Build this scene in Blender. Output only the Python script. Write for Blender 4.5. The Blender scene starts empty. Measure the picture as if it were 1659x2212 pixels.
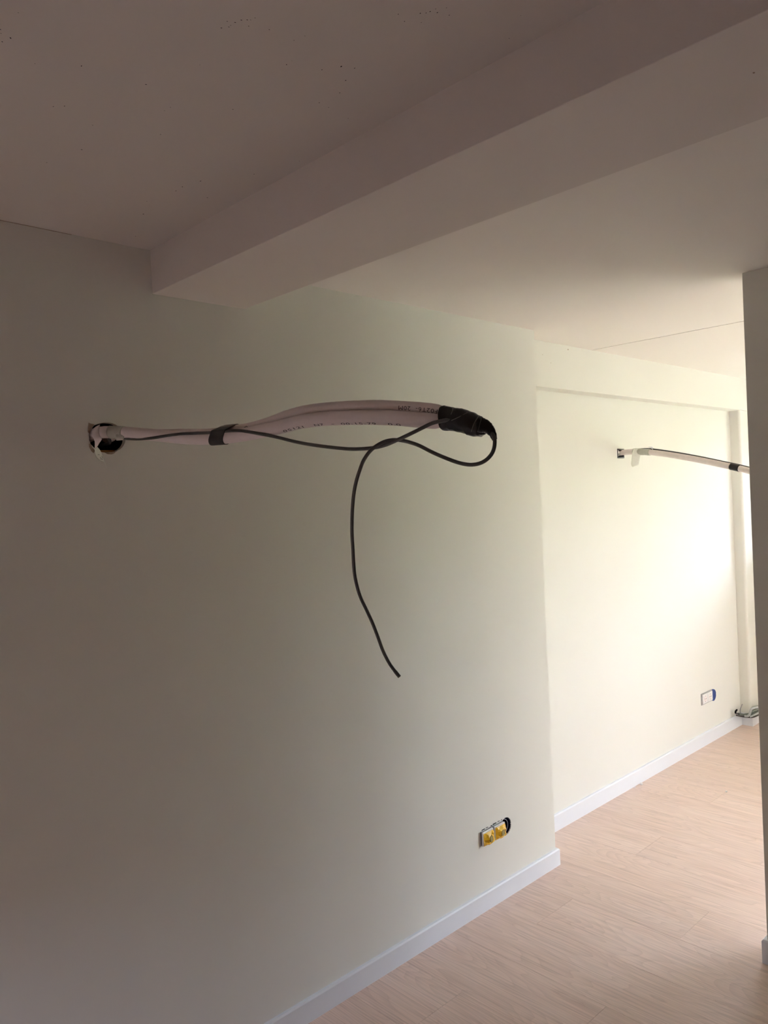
import bpy, bmesh, math, random
from mathutils import Vector, Matrix, noise
from mathutils.geometry import delaunay_2d_cdt

random.seed(7)
scene = bpy.context.scene
COL = scene.collection

# ------------------------------------------------------------------ camera
cam_d = bpy.data.cameras.new('camera')
cam = bpy.data.objects.new('camera', cam_d)
COL.objects.link(cam)
R_ = Vector((0.71978, -0.69274, -0.04502)); U_ = Vector((0.04326, -0.01997, 0.99886)); F_ = Vector((0.69285, 0.72091, -0.01560))
m = Matrix.Identity(4)
for i in range(3):
    m[i][0] = R_[i]; m[i][1] = U_[i]; m[i][2] = -F_[i]
m[0][3], m[1][3], m[2][3] = 0.0, -1.9422, 1.6
cam.matrix_world = m
cam_d.sensor_fit = 'HORIZONTAL'; cam_d.sensor_width = 36.0
cam_d.lens = 36.0 * 1690.42 / 1659.0
cam_d.clip_start = 0.02
scene.camera = cam

# ------------------------------------------------------------------ light
SKY = (0.885, 0.95, 1.28); SKY_STRENGTH = 26.0
world = bpy.data.worlds.new('overcast_sky'); scene.world = world
world.use_nodes = True
bg = world.node_tree.nodes['Background']
bg.inputs['Color'].default_value = (*SKY, 1); bg.inputs['Strength'].default_value = SKY_STRENGTH

WX, WT = 5.62, 0.22               # end wall with the window: inner face, thickness
WY0, WY1, WZ0, WZ1 = -0.95, -0.10, 1.20, 2.12
DY0, DY1, DZ0, DZ1 = -4.60, -1.90, 0.03, 2.12   # unseen glazed door added to the same wall for low daylight
LX = -1.1                         # left wall, behind the photographer, with an added fill window
LY0, LY1, LZ0, LZ1 = -1.05, -0.45, 0.50, 1.12
def portal(x, y0, y1, z0, z1, d):
    pl = bpy.data.lights.new('window_portal', 'AREA'); pl.shape = 'RECTANGLE'
    pl.size = y1 - y0; pl.size_y = z1 - z0; pl.cycles.is_portal = True
    po = bpy.data.objects.new('window_portal', pl); COL.objects.link(po)
    po.matrix_world = Matrix.Translation((x, (y0 + y1) / 2, (z0 + z1) / 2)) @ Matrix(((0, 0, -d), (1, 0, 0), (0, -d, 0))).to_4x4()
portal(WX + WT + 0.02, WY0, WY1, WZ0, WZ1, -1)
portal(WX + WT + 0.02, DY0, DY1, DZ0, DZ1, -1)
portal(LX - 0.14, LY0, LY1, LZ0, LZ1, 1)

scene.view_settings.view_transform = 'Standard'
scene.view_settings.look = 'None'
scene.view_settings.gamma = 1.0
scene.view_settings.use_curve_mapping = False
scene.view_settings.exposure = 0.14
scene.cycles.max_bounces = 7
scene.cycles.diffuse_bounces = 6
scene.cycles.glossy_bounces = 3
scene.cycles.transparent_max_bounces = 6
scene.cycles.use_denoising = True
scene.cycles.use_adaptive_sampling = True
scene.cycles.adaptive_threshold = 0.25
scene.cycles.adaptive_min_samples = 20
scene.cycles.sample_clamp_indirect = 10.0
scene.cycles.caustics_reflective = False
scene.cycles.caustics_refractive = False

# ------------------------------------------------------------------ helpers
def tag(o, label=None, cat=None, group=None, kind=None):
    if label: o['label'] = label
    if cat: o['category'] = cat
    if group: o['group'] = group
    if kind: o['kind'] = kind
    return o

def link(name, me, mat, parent=None):
    o = bpy.data.objects.new(name, me); COL.objects.link(o)
    if mat and not me.materials: me.materials.append(mat)
    if parent:
        o.parent = parent
        o.matrix_parent_inverse = Matrix.Translation(-Vector(parent.location))
    return o

def empty(name, loc):
    o = bpy.data.objects.new(name, None); COL.objects.link(o)
    o.empty_display_size = 0.05; o.location = loc
    return o

def from_bm(name, bm, mat, parent=None, smooth=False):
    me = bpy.data.meshes.new(name)
    bmesh.ops.recalc_face_normals(bm, faces=bm.faces)
    bm.to_mesh(me); bm.free()
    if smooth:
        for p in me.polygons: p.use_smooth = True
    return link(name, me, mat, parent)

def bm_box(bm, x0, x1, y0, y1, z0, z1, bev=0.0, seg=2):
    r = bmesh.ops.create_cube(bm, size=1.0)
    for v in r['verts']:
        v.co = Vector((x0 + (v.co.x + .5) * (x1 - x0), y0 + (v.co.y + .5) * (y1 - y0), z0 + (v.co.z + .5) * (z1 - z0)))
    if bev:
        es = list({e for v in r['verts'] for e in v.link_edges})
        bmesh.ops.bevel(bm, geom=es, offset=bev, segments=seg, affect='EDGES', profile=.5)

def box(name, x0, x1, y0, y1, z0, z1, mat, parent=None, bev=0.0):
    bm = bmesh.new(); bm_box(bm, x0, x1, y0, y1, z0, z1, bev)
    return from_bm(name, bm, mat, parent)

def catmull(P, step=0.004):
    P = [Vector(p) for p in P]
    Q = [P[0] * 2 - P[1]] + P + [P[-1] * 2 - P[-2]]
    out = []
    for i in range(1, len(Q) - 2):
        p0, p1, p2, p3 = Q[i - 1:i + 3]
        n = max(2, int((p2 - p1).length / step))
        for k in range(n):
            t = k / n
            out.append(.5 * ((2 * p1) + (p2 - p0) * t + (2 * p0 - 5 * p1 + 4 * p2 - p3) * t * t + (3 * p1 - p0 - 3 * p2 + p3) * t ** 3))
    out.append(P[-1].copy())
    for _ in range(2):                       # a light relaxation keeps soft tubes soft
        out = [out[0]] + [(out[i - 1] + out[i] * 2 + out[i + 1]) / 4 for i in range(1, len(out) - 1)] + [out[-1]]
    return out

def frames(path):
    n = len(path); fr = []
    up = Vector((0, 0, 1)); prev = None
    for i in range(n):
        t = (path[min(i + 1, n - 1)] - path[max(i - 1, 0)]).normalized()
        if prev is None:
            a = t.cross(up)
            if a.length < .1: a = t.cross(Vector((0, 1, 0)))
            a.normalize()
        else:
            a = prev - t * prev.dot(t); a.normalize()
        prev = a
        fr.append((path[i], t, a, a.cross(t).normalized()))
    return fr

def loft_bm(bm, rings, cap=True):
    vs = [[bm.verts.new(p) for p in r] for r in rings]
    n = len(rings[0])
    for a, b in zip(vs, vs[1:]):
        for k in range(n):
            bm.faces.new((a[k], a[(k + 1) % n], b[(k + 1) % n], b[k]))
    if cap:
        bm.faces.new(vs[0][::-1]); bm.faces.new(vs[-1])

def tube(name, pts, rad, mat, parent=None, seg=20, step=0.004, jitter=0.0, seed=0):
    fr = frames(catmull(pts, step))
    rings = []
    for i, (c, t, a, b) in enumerate(fr):
        r = rad(i / (len(fr) - 1)) if callable(rad) else rad
        ring = []
        for k in range(seg):
            th = 2 * math.pi * k / seg
            d = a * math.cos(th) + b * math.sin(th)
            rr = r
            if jitter: rr += jitter * noise.noise((c + d * r) * 120 + Vector((seed, 0, 0)))
            ring.append(c + d * rr)
        rings.append(ring)
    bm = bmesh.new(); loft_bm(bm, rings)
    o = from_bm(name, bm, mat, parent, smooth=True)
    return o, fr

def board(name, x0, x1, z0, z1, y0, y1, holes, mat, parent=None):
    """an upright board in the xz plane, front face y0, with real holes through it"""
    P = [Vector((x0, z0)), Vector((x1, z0)), Vector((x1, z1)), Vector((x0, z1))]
    E = [(0, 1), (1, 2), (2, 3), (3, 0)]
    F = []
    for h in holes:
        s = len(P); P += [Vector(p) for p in h]
        E += [(s + i, s + (i + 1) % len(h)) for i in range(len(h))]
    vs, es, fs, *_ = delaunay_2d_cdt(P, E, F, 1, 1e-6)
    def inside(pt, poly):
        c = False; j = len(poly) - 1
        for i in range(len(poly)):
            if (poly[i][1] > pt[1]) != (poly[j][1] > pt[1]) and pt[0] < (poly[j][0] - poly[i][0]) * (pt[1] - poly[i][1]) / (poly[j][1] - poly[i][1]) + poly[i][0]:
                c = not c
            j = i
        return c
    bm = bmesh.new()
    fv = [bm.verts.new((v[0], y0, v[1])) for v in vs]; bv = [bm.verts.new((v[0], y1, v[1])) for v in vs]
    cnt = {}
    for f in fs:
        c = (sum(vs[i][0] for i in f) / len(f), sum(vs[i][1] for i in f) / len(f))
        if any(inside(c, h) for h in holes): continue
        bm.faces.new([fv[i] for i in f]); bm.faces.new([bv[i] for i in reversed(f)])
        for a, b in zip(f, list(f[1:]) + [f[0]]):
            k = (min(a, b), max(a, b)); cnt[k] = cnt.get(k, 0) + 1
    for (a, b), c in cnt.items():
        if c == 1: bm.faces.new((fv[a], fv[b], bv[b], bv[a]))
    return from_bm(name, bm, mat, parent)

# ------------------------------------------------------------------ materials
def mat_base(name, col, rough=.6, spec=.3):
    mt = bpy.data.materials.new(name); mt.use_nodes = True
    b = mt.node_tree.nodes['Principled BSDF']
    b.inputs['Base Color'].default_value = (*col, 1); b.inputs['Roughness'].default_value = rough
    b.inputs['Specular IOR Level'].default_value = spec
    return mt, mt.node_tree, b

def mat_noise(name, col, col2, scale=30, rough=.6, spec=.3, bump=0.0, bscale=None, detail=3, coord='Object', contrast=(.3, .7)):
    mt, nt, b = mat_base(name, col, rough, spec)
    tc = nt.nodes.new('ShaderNodeTexCoord')
    n = nt.nodes.new('ShaderNodeTexNoise'); n.inputs['Scale'].default_value = scale; n.inputs['Detail'].default_value = detail
    nt.links.new(tc.outputs[coord], n.inputs['Vector'])
    r = nt.nodes.new('ShaderNodeValToRGB')
    r.color_ramp.elements[0].position, r.color_ramp.elements[1].position = contrast
    r.color_ramp.elements[0].color = (*col, 1); r.color_ramp.elements[1].color = (*col2, 1)
    nt.links.new(n.outputs['Fac'], r.inputs['Fac']); nt.links.new(r.outputs['Color'], b.inputs['Base Color'])
    if bump:
        n2 = nt.nodes.new('ShaderNodeTexNoise'); n2.inputs['Scale'].default_value = bscale or scale; n2.inputs['Detail'].default_value = 2
        nt.links.new(tc.outputs[coord], n2.inputs['Vector'])
        bp = nt.nodes.new('ShaderNodeBump'); bp.inputs['Strength'].default_value = bump; bp.inputs['Distance'].default_value = .002
        nt.links.new(n2.outputs['Fac'], bp.inputs['Height']); nt.links.new(bp.outputs['Normal'], b.inputs['Normal'])
    return mt

M = {}
M['wall'] = mat_noise('wall_paint', (.80, .785, .725), (.815, .80, .74), 2.2, .55, .25, detail=0)
M['ceil'] = mat_noise('darkened_ceiling_paint', (.69, .635, .575), (.70, .645, .585), 1.8, .7, .2, detail=0)  # darkened so the beam face reads better lit; shading put into the colour
M['ceil_lit'] = mat_noise('lightened_ceiling_paint', (.88, .83, .775), (.89, .84, .785), 1.8, .7, .2, detail=0)  # lighter copy of the ceiling paint; brighter light past the beam is painted in
M['beam'] = mat_noise('beam_paint', (.765, .705, .65), (.775, .715, .66), 1.8, .7, .2, detail=0)  # toned between both ceilings to paint light steps at the beam edges
M['white'] = mat_noise('skirting_paint', (.80, .82, .865), (.82, .84, .885), 8, .35, .45)
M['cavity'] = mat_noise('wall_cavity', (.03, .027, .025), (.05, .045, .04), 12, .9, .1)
M['stud'] = mat_noise('raw_batten', (.36, .17, .05), (.48, .25, .09), 25, .8, .2)
M['board_edge'] = mat_noise('torn_plasterboard', (.52, .45, .36), (.66, .60, .50), 90, .9, .1, .3, 300)
M['torn'] = mat_noise('torn_paper', (.34, .25, .18), (.48, .37, .28), 70, .9, .1, .3, 300)
M['foam'] = mat_noise('insulation_foam', (.84, .75, .72), (.87, .78, .75), 55, .6, .3, .10, 420)
M['cable'] = mat_noise('grey_rubber_cable', (.066, .066, .060), (.085, .083, .075), 60, .38, .5, .03, 400)
M['strap'] = mat_noise('dark_strap', (.014, .012, .011), (.026, .022, .020), 90, .38, .5, .05, 300)
M['strap_tab'] = mat_noise('grey_strap_tab', (.19, .165, .15), (.24, .21, .19), 90, .5, .4)
M['tape'] = mat_noise('black_tape', (.009, .008, .0075), (.016, .014, .012), 60, .34, .35, .35, 130)
M['ink'] = mat_base('print_ink', (.07, .06, .06), .6, .2)[0]
M['pencil'] = mat_base('pen_ink', (.10, .10, .10), .6, .2)[0]
M['flag'] = mat_noise('paper_tape', (.90, .90, .82), (.94, .94, .87), 60, .5, .4, .2, 120)
M['flagwrap'] = mat_noise('translucent_tape', (.52, .52, .45), (.58, .58, .50), 60, .35, .45, .2, 140)
M['pinktape'] = mat_noise('pale_foam_sleeve', (.84, .76, .73), (.88, .80, .77), 70, .6, .3, .2, 160)
M['yellow'] = mat_noise('yellow_protective_cap', (.86, .48, .012), (.92, .56, .03), 50, .38, .45, .12, 160)
M['olive'] = mat_noise('olive_cap_window', (.34, .25, .06), (.40, .30, .09), 60, .5, .35)
M['plastic'] = mat_noise('white_plastic', (.76, .74, .72), (.82, .80, .78), 60, .4, .4)
M['greyplastic'] = mat_noise('grey_metal_support', (.30, .29, .28), (.42, .41, .40), 90, .45, .5)
M['darkgap'] = mat_noise('dark_recess', (.03, .03, .032), (.06, .055, .055), 60, .8, .2)
M['navy'] = mat_noise('navy_wall_box', (.012, .016, .045), (.02, .025, .065), 40, .5, .3)
M['navylip'] = mat_noise('navy_box_lip', (.34, .34, .42), (.42, .42, .5), 60, .4, .4)
M['blue'] = mat_noise('blue_wall_box', (.01, .045, .22), (.015, .06, .28), 40, .45, .4)
M['duct'] = mat_noise('grey_duct', (.16, .16, .17), (.24, .24, .25), 70, .55, .3)
M['speck'] = mat_base('dark_speck', (.012, .010, .009), .9, .05)[0]
M['palecable'] = mat_noise('pale_cable', (.46, .48, .48), (.56, .58, .58), 90, .45, .4)
M['greencable'] = mat_noise('grey_green_cable', (.16, .18, .15), (.24, .26, .22), 90, .45, .4)
M['browncable'] = mat_noise('dark_brown_cable', (.05, .04, .035), (.09, .075, .065), 90, .45, .4)
M['subfloor'] = mat_noise('joint_line', (.80, .66, .56), (.85, .7, .6), 40, .9, .1)
M['lawn'] = mat_noise('lawn', (.36, .36, .22), (.44, .43, .29), 1.5, .9, .1)
M['fill_patio'] = mat_noise('fill_paving', (.40, .29, .21), (.47, .35, .26), 3, .9, .1)
M['fill_fence'] = mat_noise('fill_fence_timber', (.34, .24, .16), (.42, .30, .21), 3, .9, .1)
M['absorbwall'] = mat_noise('light_absorbing_wall', (.34, .245, .18), (.40, .29, .215), 4, .9, .1)  # brown given to unseen walls to cut and warm the bounced light
M['sky_block_hedge'] = mat_noise('sky_block_leaves', (.10, .14, .05), (.30, .33, .15), 14, .8, .2, .6, 30)
M['concrete'] = mat_noise('concrete', (.42, .41, .39), (.5, .49, .46), 3, .9, .1)

def plank_material():
    mt, nt, b = mat_base('oak_vinyl_plank', (.6, .45, .35), .42, .4)
    N = nt.nodes.new; L = nt.links.new
    tc = N('ShaderNodeTexCoord'); oi = N('ShaderNodeObjectInfo')
    off = N('ShaderNodeVectorMath'); off.operation = 'SCALE'; off.inputs[0].default_value = (7.3, 31.0, 0.0)
    L(oi.outputs['Random'], off.inputs['Scale'])
    add = N('ShaderNodeVectorMath'); add.operation = 'ADD'
    L(tc.outputs['Object'], add.inputs[0]); L(off.outputs[0], add.inputs[1])
    # broad warp that bends the grain into long arches
    mw = N('ShaderNodeMapping'); mw.inputs['Scale'].default_value = (5.0, .9, 1.0); L(add.outputs[0], mw.inputs['Vector'])
    nw = N('ShaderNodeTexNoise'); nw.inputs['Scale'].default_value = 1.0; nw.inputs['Detail'].default_value = 2.0; L(mw.outputs[0], nw.inputs['Vector'])
    sp = N('ShaderNodeMath'); sp.operation = 'MULTIPLY'; sp.inputs[1].default_value = 30.0; L(nw.outputs['Fac'], sp.inputs[0])
    fr = N('ShaderNodeMath'); fr.operation = 'FRACT'; L(sp.outputs[0], fr.inputs[0])
    ring = N('ShaderNodeValToRGB'); cr = ring.color_ramp
    cr.elements[0].position = 0.0; cr.elements[0].color = (.78, .75, .74, 1)
    cr.elements[1].position = .10; cr.elements[1].color = (1, 1, 1, 1)
    e = cr.elements.new(.55); e.color = (.97, .97, .97, 1)
    e = cr.elements.new(.93); e.color = (.88, .88, .88, 1)
    L(fr.outputs[0], ring.inputs['Fac'])
    # fine streaks
    ms = N('ShaderNodeMapping'); ms.inputs['Scale'].default_value = (210, 3.0, 1); L(add.outputs[0], ms.inputs['Vector'])
    ns = N('ShaderNodeTexNoise'); ns.inputs['Scale'].default_value = 1.0; ns.inputs['Detail'].default_value = 4; L(ms.outputs[0], ns.inputs['Vector'])
    st = N('ShaderNodeValToRGB'); st.color_ramp.elements[0].position = .33; st.color_ramp.elements[0].color = (.78, .76, .75, 1)
    st.color_ramp.elements[1].position = .56; st.color_ramp.elements[1].color = (1, 1, 1, 1)
    L(ns.outputs['Fac'], st.inputs['Fac'])
    # soft clouds of tone
    mc = N('ShaderNodeMapping'); mc.inputs['Scale'].default_value = (11, 2.0, 1); L(add.outputs[0], mc.inputs['Vector'])
    nc = N('ShaderNodeTexNoise'); nc.inputs['Scale'].default_value = 1.0; nc.inputs['Detail'].default_value = 3; L(mc.outputs[0], nc.inputs['Vector'])
    cl = N('ShaderNodeValToRGB'); cl.color_ramp.elements[0].position = .3; cl.color_ramp.elements[0].color = (*PLANK_A, 1)
    cl.color_ramp.elements[1].position = .7; cl.color_ramp.elements[1].color = (*PLANK_B, 1)
    L(nc.outputs['Fac'], cl.inputs['Fac'])
    m1 = N('ShaderNodeMix'); m1.data_type = 'RGBA'; m1.blend_type = 'MULTIPLY'; m1.inputs['Factor'].default_value = .6
    L(cl.outputs['Color'], m1.inputs['A']); L(ring.outputs['Color'], m1.inputs['B'])
    m2 = N('ShaderNodeMix'); m2.data_type = 'RGBA'; m2.blend_type = 'MULTIPLY'; m2.inputs['Factor'].default_value = .85
    L(m1.outputs['Result'], m2.inputs['A']); L(st.outputs['Color'], m2.inputs['B'])
    hs = N('ShaderNodeHueSaturation')
    mr = N('ShaderNodeMapRange'); mr.inputs['To Min'].default_value = .975; mr.inputs['To Max'].default_value = 1.02
    L(oi.outputs['Random'], mr.inputs['Value']); L(mr.outputs['Result'], hs.inputs['Value']); L(m2.outputs['Result'], hs.inputs['Color'])
    L(hs.outputs['Color'], b.inputs['Base Color'])
    return mt
PLANK_A, PLANK_B = (.79, .59, .49), (.83, .645, .55)
M['plank'] = plank_material()

def glass_material():
    mt = bpy.data.materials.new('window_glass'); mt.use_nodes = True
    nt = mt.node_tree; nt.nodes.clear()
    o = nt.nodes.new('ShaderNodeOutputMaterial'); mx = nt.nodes.new('ShaderNodeMixShader')
    t = nt.nodes.new('ShaderNodeBsdfTransparent'); t.inputs['Color'].default_value = (.93, .95, .94, 1)
    g = nt.nodes.new('ShaderNodeBsdfGlossy'); g.inputs['Roughness'].default_value = .02
    mx.inputs['Fac'].default_value = .06
    nt.links.new(t.outputs[0], mx.inputs[1]); nt.links.new(g.outputs[0], mx.inputs[2]); nt.links.new(mx.outputs[0], o.inputs['Surface'])
    return mt
M['glass'] = glass_material()

# ------------------------------------------------------------------ measured paths (metres)
PIPE_A = [(0.8680, 0.0600, 1.7990), (0.8640, 0.0200, 1.8010), (0.8660, -0.0250, 1.8025), (0.8850, -0.0560, 1.8005), (0.9067, -0.0944, 1.7953), (0.9193, -0.1424, 1.7883), (0.9336, -0.1968, 1.7803), (0.9474, -0.2497, 1.7720), (0.9628, -0.3082, 1.7645), (0.9778, -0.3648, 1.7604), (0.9925, -0.4197, 1.7595), (1.0068, -0.4729, 1.7619), (1.0166, -0.5091, 1.7649), (1.0259, -0.5434, 1.7675), (1.0344, -0.5744, 1.7713), (1.0443, -0.6109, 1.7755), (1.0601, -0.6698, 1.7763), (1.0751, -0.7264, 1.7728), (1.0896, -0.7810, 1.7682), (1.1034, -0.8335, 1.7621), (1.1167, -0.8842, 1.7536), (1.1270, -0.9235, 1.7472), (1.1357, -0.9570, 1.7414)]
PIPE_B = [(0.9150, 0.0600, 1.7970), (0.9170, 0.0350, 1.7970), (0.9064, -0.0178, 1.8018), (0.9219, -0.0756, 1.7945), (0.9371, -0.1317, 1.7886), (0.9537, -0.1941, 1.7839), (0.9695, -0.2550, 1.7793), (0.9851, -0.3132, 1.7741), (0.9965, -0.3558, 1.7726), (1.0074, -0.3979, 1.7741), (1.0223, -0.4512, 1.7759), (1.0360, -0.5045, 1.7830), (1.0478, -0.5582, 1.7932), (1.0605, -0.6081, 1.7989), (1.0734, -0.6553, 1.7996), (1.0881, -0.7133, 1.7970), (1.1027, -0.7685, 1.7927), (1.1110, -0.8007, 1.7892), (1.1252, -0.8522, 1.7813), (1.1394, -0.9014, 1.7722), (1.1535, -0.9427, 1.7614)]
CABLE_1 = [(0.8950, 0.0500, 1.7770), (0.9020, 0.0100, 1.7790), (0.8843, -0.0323, 1.7899), (0.8977, -0.0837, 1.7827), (0.9100, -0.1306, 1.7774), (0.9175, -0.1851, 1.7750), (0.9285, -0.2312, 1.7760), (0.9407, -0.2732, 1.7767), (0.9470, -0.2942, 1.7762), (0.9589, -0.3345, 1.7741), (0.9684, -0.3693, 1.7722), (0.9812, -0.4172, 1.7714), (0.9896, -0.4551, 1.7693), (0.9947, -0.4820, 1.7649), (1.0028, -0.5142, 1.7575), (1.0187, -0.5542, 1.7471), (1.0306, -0.6167, 1.7303), (1.0421, -0.6768, 1.7179), (1.0553, -0.7456, 1.7068), (1.0615, -0.7796, 1.7043), (1.0665, -0.8002, 1.7039), (1.0715, -0.8213, 1.7050), (1.0764, -0.8420, 1.7087), (1.0811, -0.8622, 1.7148), (1.0857, -0.8827, 1.7212), (1.0924, -0.9009, 1.7281), (1.1021, -0.9155, 1.7355), (1.1087, -0.9327, 1.7420), (1.1161, -0.9495, 1.7446), (1.1278, -0.9678, 1.7470)]
CABLE_2 = [(1.1515, -1.0279, 1.7261), (1.1534, -1.0368, 1.7176), (1.1546, -1.0424, 1.7085), (1.1543, -1.0450, 1.7014), (1.1518, -1.0456, 1.6898), (1.1483, -1.0425, 1.6768), (1.1410, -1.0330, 1.6646), (1.1336, -1.0218, 1.6587), (1.1268, -1.0056, 1.6578), (1.1204, -0.9854, 1.6626), (1.1140, -0.9582, 1.6735), (1.1110, -0.9273, 1.6868), (1.1078, -0.8963, 1.7021), (1.1028, -0.8773, 1.7097), (1.0977, -0.8655, 1.7137), (1.0876, -0.8557, 1.7164), (1.0800, -0.8512, 1.7164), (1.0690, -0.8448, 1.7147), (1.0601, -0.8336, 1.7091), (1.0536, -0.8219, 1.7012), (1.0496, -0.8128, 1.6929), (1.0461, -0.8028, 1.6800), (1.0467, -0.7965, 1.6730), (1.0448, -0.7815, 1.6440), (1.0462, -0.7695, 1.6172), (1.0496, -0.7595, 1.5894), (1.0542, -0.7506, 1.5612), (1.0596, -0.7426, 1.5326), (1.0729, -0.7284, 1.4962), (1.0792, -0.7212, 1.4690), (1.0869, -0.7153, 1.4391), (1.1055, -0.7064, 1.4002), (1.1280, -0.7010, 1.3650), (1.1426, -0.7018, 1.3357), (1.1570, -0.7025, 1.3010), (1.1699, -0.7016, 1.2713), (1.1847, -0.7026, 1.2434), (1.1914, -0.7094, 1.2277), (1.2006, -0.7186, 1.2098)]
TAPE = [ ((1.1379, -0.9357, 1.7530), 0.0231), ((1.1391, -0.9405, 1.7517), 0.0240), ((1.1414, -0.9491, 1.7500), 0.0230), ((1.1446, -0.9614, 1.7470), 0.0226), ((1.1494, -0.9800, 1.7413), 0.0226), ((1.1532, -0.9948, 1.7346), 0.0225), ((1.1567, -1.0084, 1.7295), 0.0195), ((1.1589, -1.0167, 1.7300), 0.0155) ]
TAIL = [ ((1.1407, -1.0215, 1.7315), 0.0146), ((1.1468, -1.0274, 1.7286), 0.0129), ((1.1516, -1.0321, 1.7248), 0.0107), ((1.1550, -1.0356, 1.7186), 0.0086), ((1.1578, -1.0384, 1.7115), 0.0064), ((1.1599, -1.0406, 1.7019), 0.0043) ]
FLAG_L = [(0.8402, -0.0334, 1.8090), (0.8288, -0.0503, 1.8016), (0.8272, -0.0559, 1.7903), (0.8331, -0.0548, 1.7798), (0.8371, -0.0451, 1.7663), (0.8365, -0.0462, 1.7563), (0.8340, -0.0509, 1.7478), (0.8374, -0.0474, 1.7382), (0.8451, -0.0480, 1.7310), (0.8605, -0.0422, 1.7264)]
FLAG_R = [(0.8535, -0.0458, 1.8200), (0.8423, -0.0631, 1.8062), (0.8402, -0.0683, 1.7913), (0.8464, -0.0676, 1.7817), (0.8458, -0.0534, 1.7730), (0.8455, -0.0408, 1.7645), (0.8577, -0.0290, 1.7570), (0.8627, -0.0271, 1.7471), (0.8671, -0.0246, 1.7372), (0.8710, -0.0217, 1.7284)]
FLAG_TIP = [(0.8632, -0.0364, 1.7272), (0.8647, -0.0379, 1.7244), (0.8658, -0.0390, 1.7179), (0.8666, -0.0400, 1.7124)]
SCRIB = [ [(0.8476, -0.0375, 1.7435), (0.8494, -0.0399, 1.7447), (0.8515, -0.0413, 1.7432)], [(0.8474, -0.0353, 1.7391), (0.8488, -0.0375, 1.7408), (0.8502, -0.0372, 1.7372), (0.8522, -0.0388, 1.7362)], [(0.8527, -0.0401, 1.7379), (0.8545, -0.0410, 1.7360), (0.8540, -0.0385, 1.7316)], [(0.8550, -0.0435, 1.7404), (0.8565, -0.0442, 1.7385), (0.8565, -0.0414, 1.7324), (0.8579, -0.0425, 1.7318)], [(0.8498, -0.0355, 1.7341), (0.8518, -0.0375, 1.7342)], [(0.8550, -0.0395, 1.7316), (0.8559, -0.0407, 1.7324)] ]
FAR_PIPE = [(3.8450, 0.2400, 1.7950), (3.8500, 0.2000, 1.7960), (3.8281, 0.1153, 1.7947), (3.8141, 0.0557, 1.7889), (3.8039, 0.0121, 1.7831), (3.7804, -0.0865, 1.7649), (3.7547, -0.1941, 1.7420), (3.7301, -0.2965, 1.7180), (3.7065, -0.3942, 1.6929), (3.6889, -0.4669, 1.6744), (3.6752, -0.5237, 1.6583), (3.6569, -0.5984, 1.6344)]
FAR_CABLE = [(3.8400, 0.2300, 1.8050), (3.8419, 0.1598, 1.8044), (3.8322, 0.1170, 1.8059), (3.8186, 0.0574, 1.8047), (3.8084, 0.0137, 1.8012), (3.7850, -0.0850, 1.7827), (3.7593, -0.1926, 1.7593), (3.7348, -0.2951, 1.7348), (3.7112, -0.3929, 1.7093), (3.6937, -0.4656, 1.6905), (3.6800, -0.5225, 1.6742), (3.6618, -0.5972, 1.6510)]
FFLAG_L = [(3.7943, 0.0990, 1.8101), (3.7881, 0.1045, 1.7874), (3.7842, 0.1076, 1.7586), (3.7814, 0.1098, 1.7345), (3.7814, 0.1095, 1.7223), (3.7858, 0.1052, 1.7135)]
FFLAG_R = [(3.8240, 0.0705, 1.8083), (3.8222, 0.0718, 1.7865), (3.8195, 0.0739, 1.7661), (3.8159, 0.0769, 1.7420), (3.8116, 0.0806, 1.7229), (3.7973, 0.0942, 1.7165)]
SPECKS = [ (0.412, -0.764, 0.0006), (0.416, -0.755, 0.0004), (0.424, -0.735, 0.0006), (0.430, -0.752, 0.0008), (0.418, -0.819, 0.0004), (0.481, -0.707, 0.0004), (0.538, -0.745, 0.0007), (0.640, -0.758, 0.0007), (0.552, -0.595, 0.0006), (0.566, -0.608, 0.0006), (0.707, -0.716, 0.0005), (0.631, -0.572, 0.0005), (0.742, -0.615, 0.0006), (0.655, -0.467, 0.0008), (0.795, -0.777, 0.0006), (0.625, -0.371, 0.0006), (0.894, -0.398, 0.0008), (0.894, -0.426, 0.0008), (0.909, -0.476, 0.0009), (0.968, -0.406, 0.0008), (0.872, -0.306, 0.0006), (0.902, -0.230, 0.0010), (0.957, -0.079, 0.0007), (0.979, -0.574, 0.0007), (0.650, -0.986, 0.0005), (0.652, -0.967, 0.0006), (0.659, -0.976, 0.0005), (0.659, -0.981, 0.0004), (0.660, -0.991, 0.0006), (0.664, -1.001, 0.0006), (0.670, -1.007, 0.0006), (0.674, -1.010, 0.0004), (0.680, -0.996, 0.0005), (0.676, -1.018, 0.0004), (0.708, -1.008, 0.0005), (0.758, -1.029, 0.0004), (0.752, -1.010, 0.0004), (0.783, -0.950, 0.0006), (0.836, -0.974, 0.0006), (0.854, -1.001, 0.0009), (0.874, -1.011, 0.0006), (0.887, -0.974, 0.0007), (0.905, -0.938, 0.0006), (0.899, -0.890, 0.0006), (0.922, -0.888, 0.0005), (0.975, -0.880, 0.0004), (0.705, -0.699, 0.0004), (0.678, -0.863, 0.0003), (0.783, -0.964, 0.0003), (1.015, -0.683, 0.0004), (0.829, -1.156, 0.0005), (0.848, -1.150, 0.0005), (0.852, -1.178, 0.0006), (0.858, -1.184, 0.0005), (0.860, -1.190, 0.0006), (0.862, -1.199, 0.0004), (0.870, -1.195, 0.0006), (0.872, -1.211, 0.0004), (0.888, -1.202, 0.0005), (0.869, -1.164, 0.0004), (1.003, -1.223, 0.0004), (0.970, -1.269, 0.0003) ]
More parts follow.
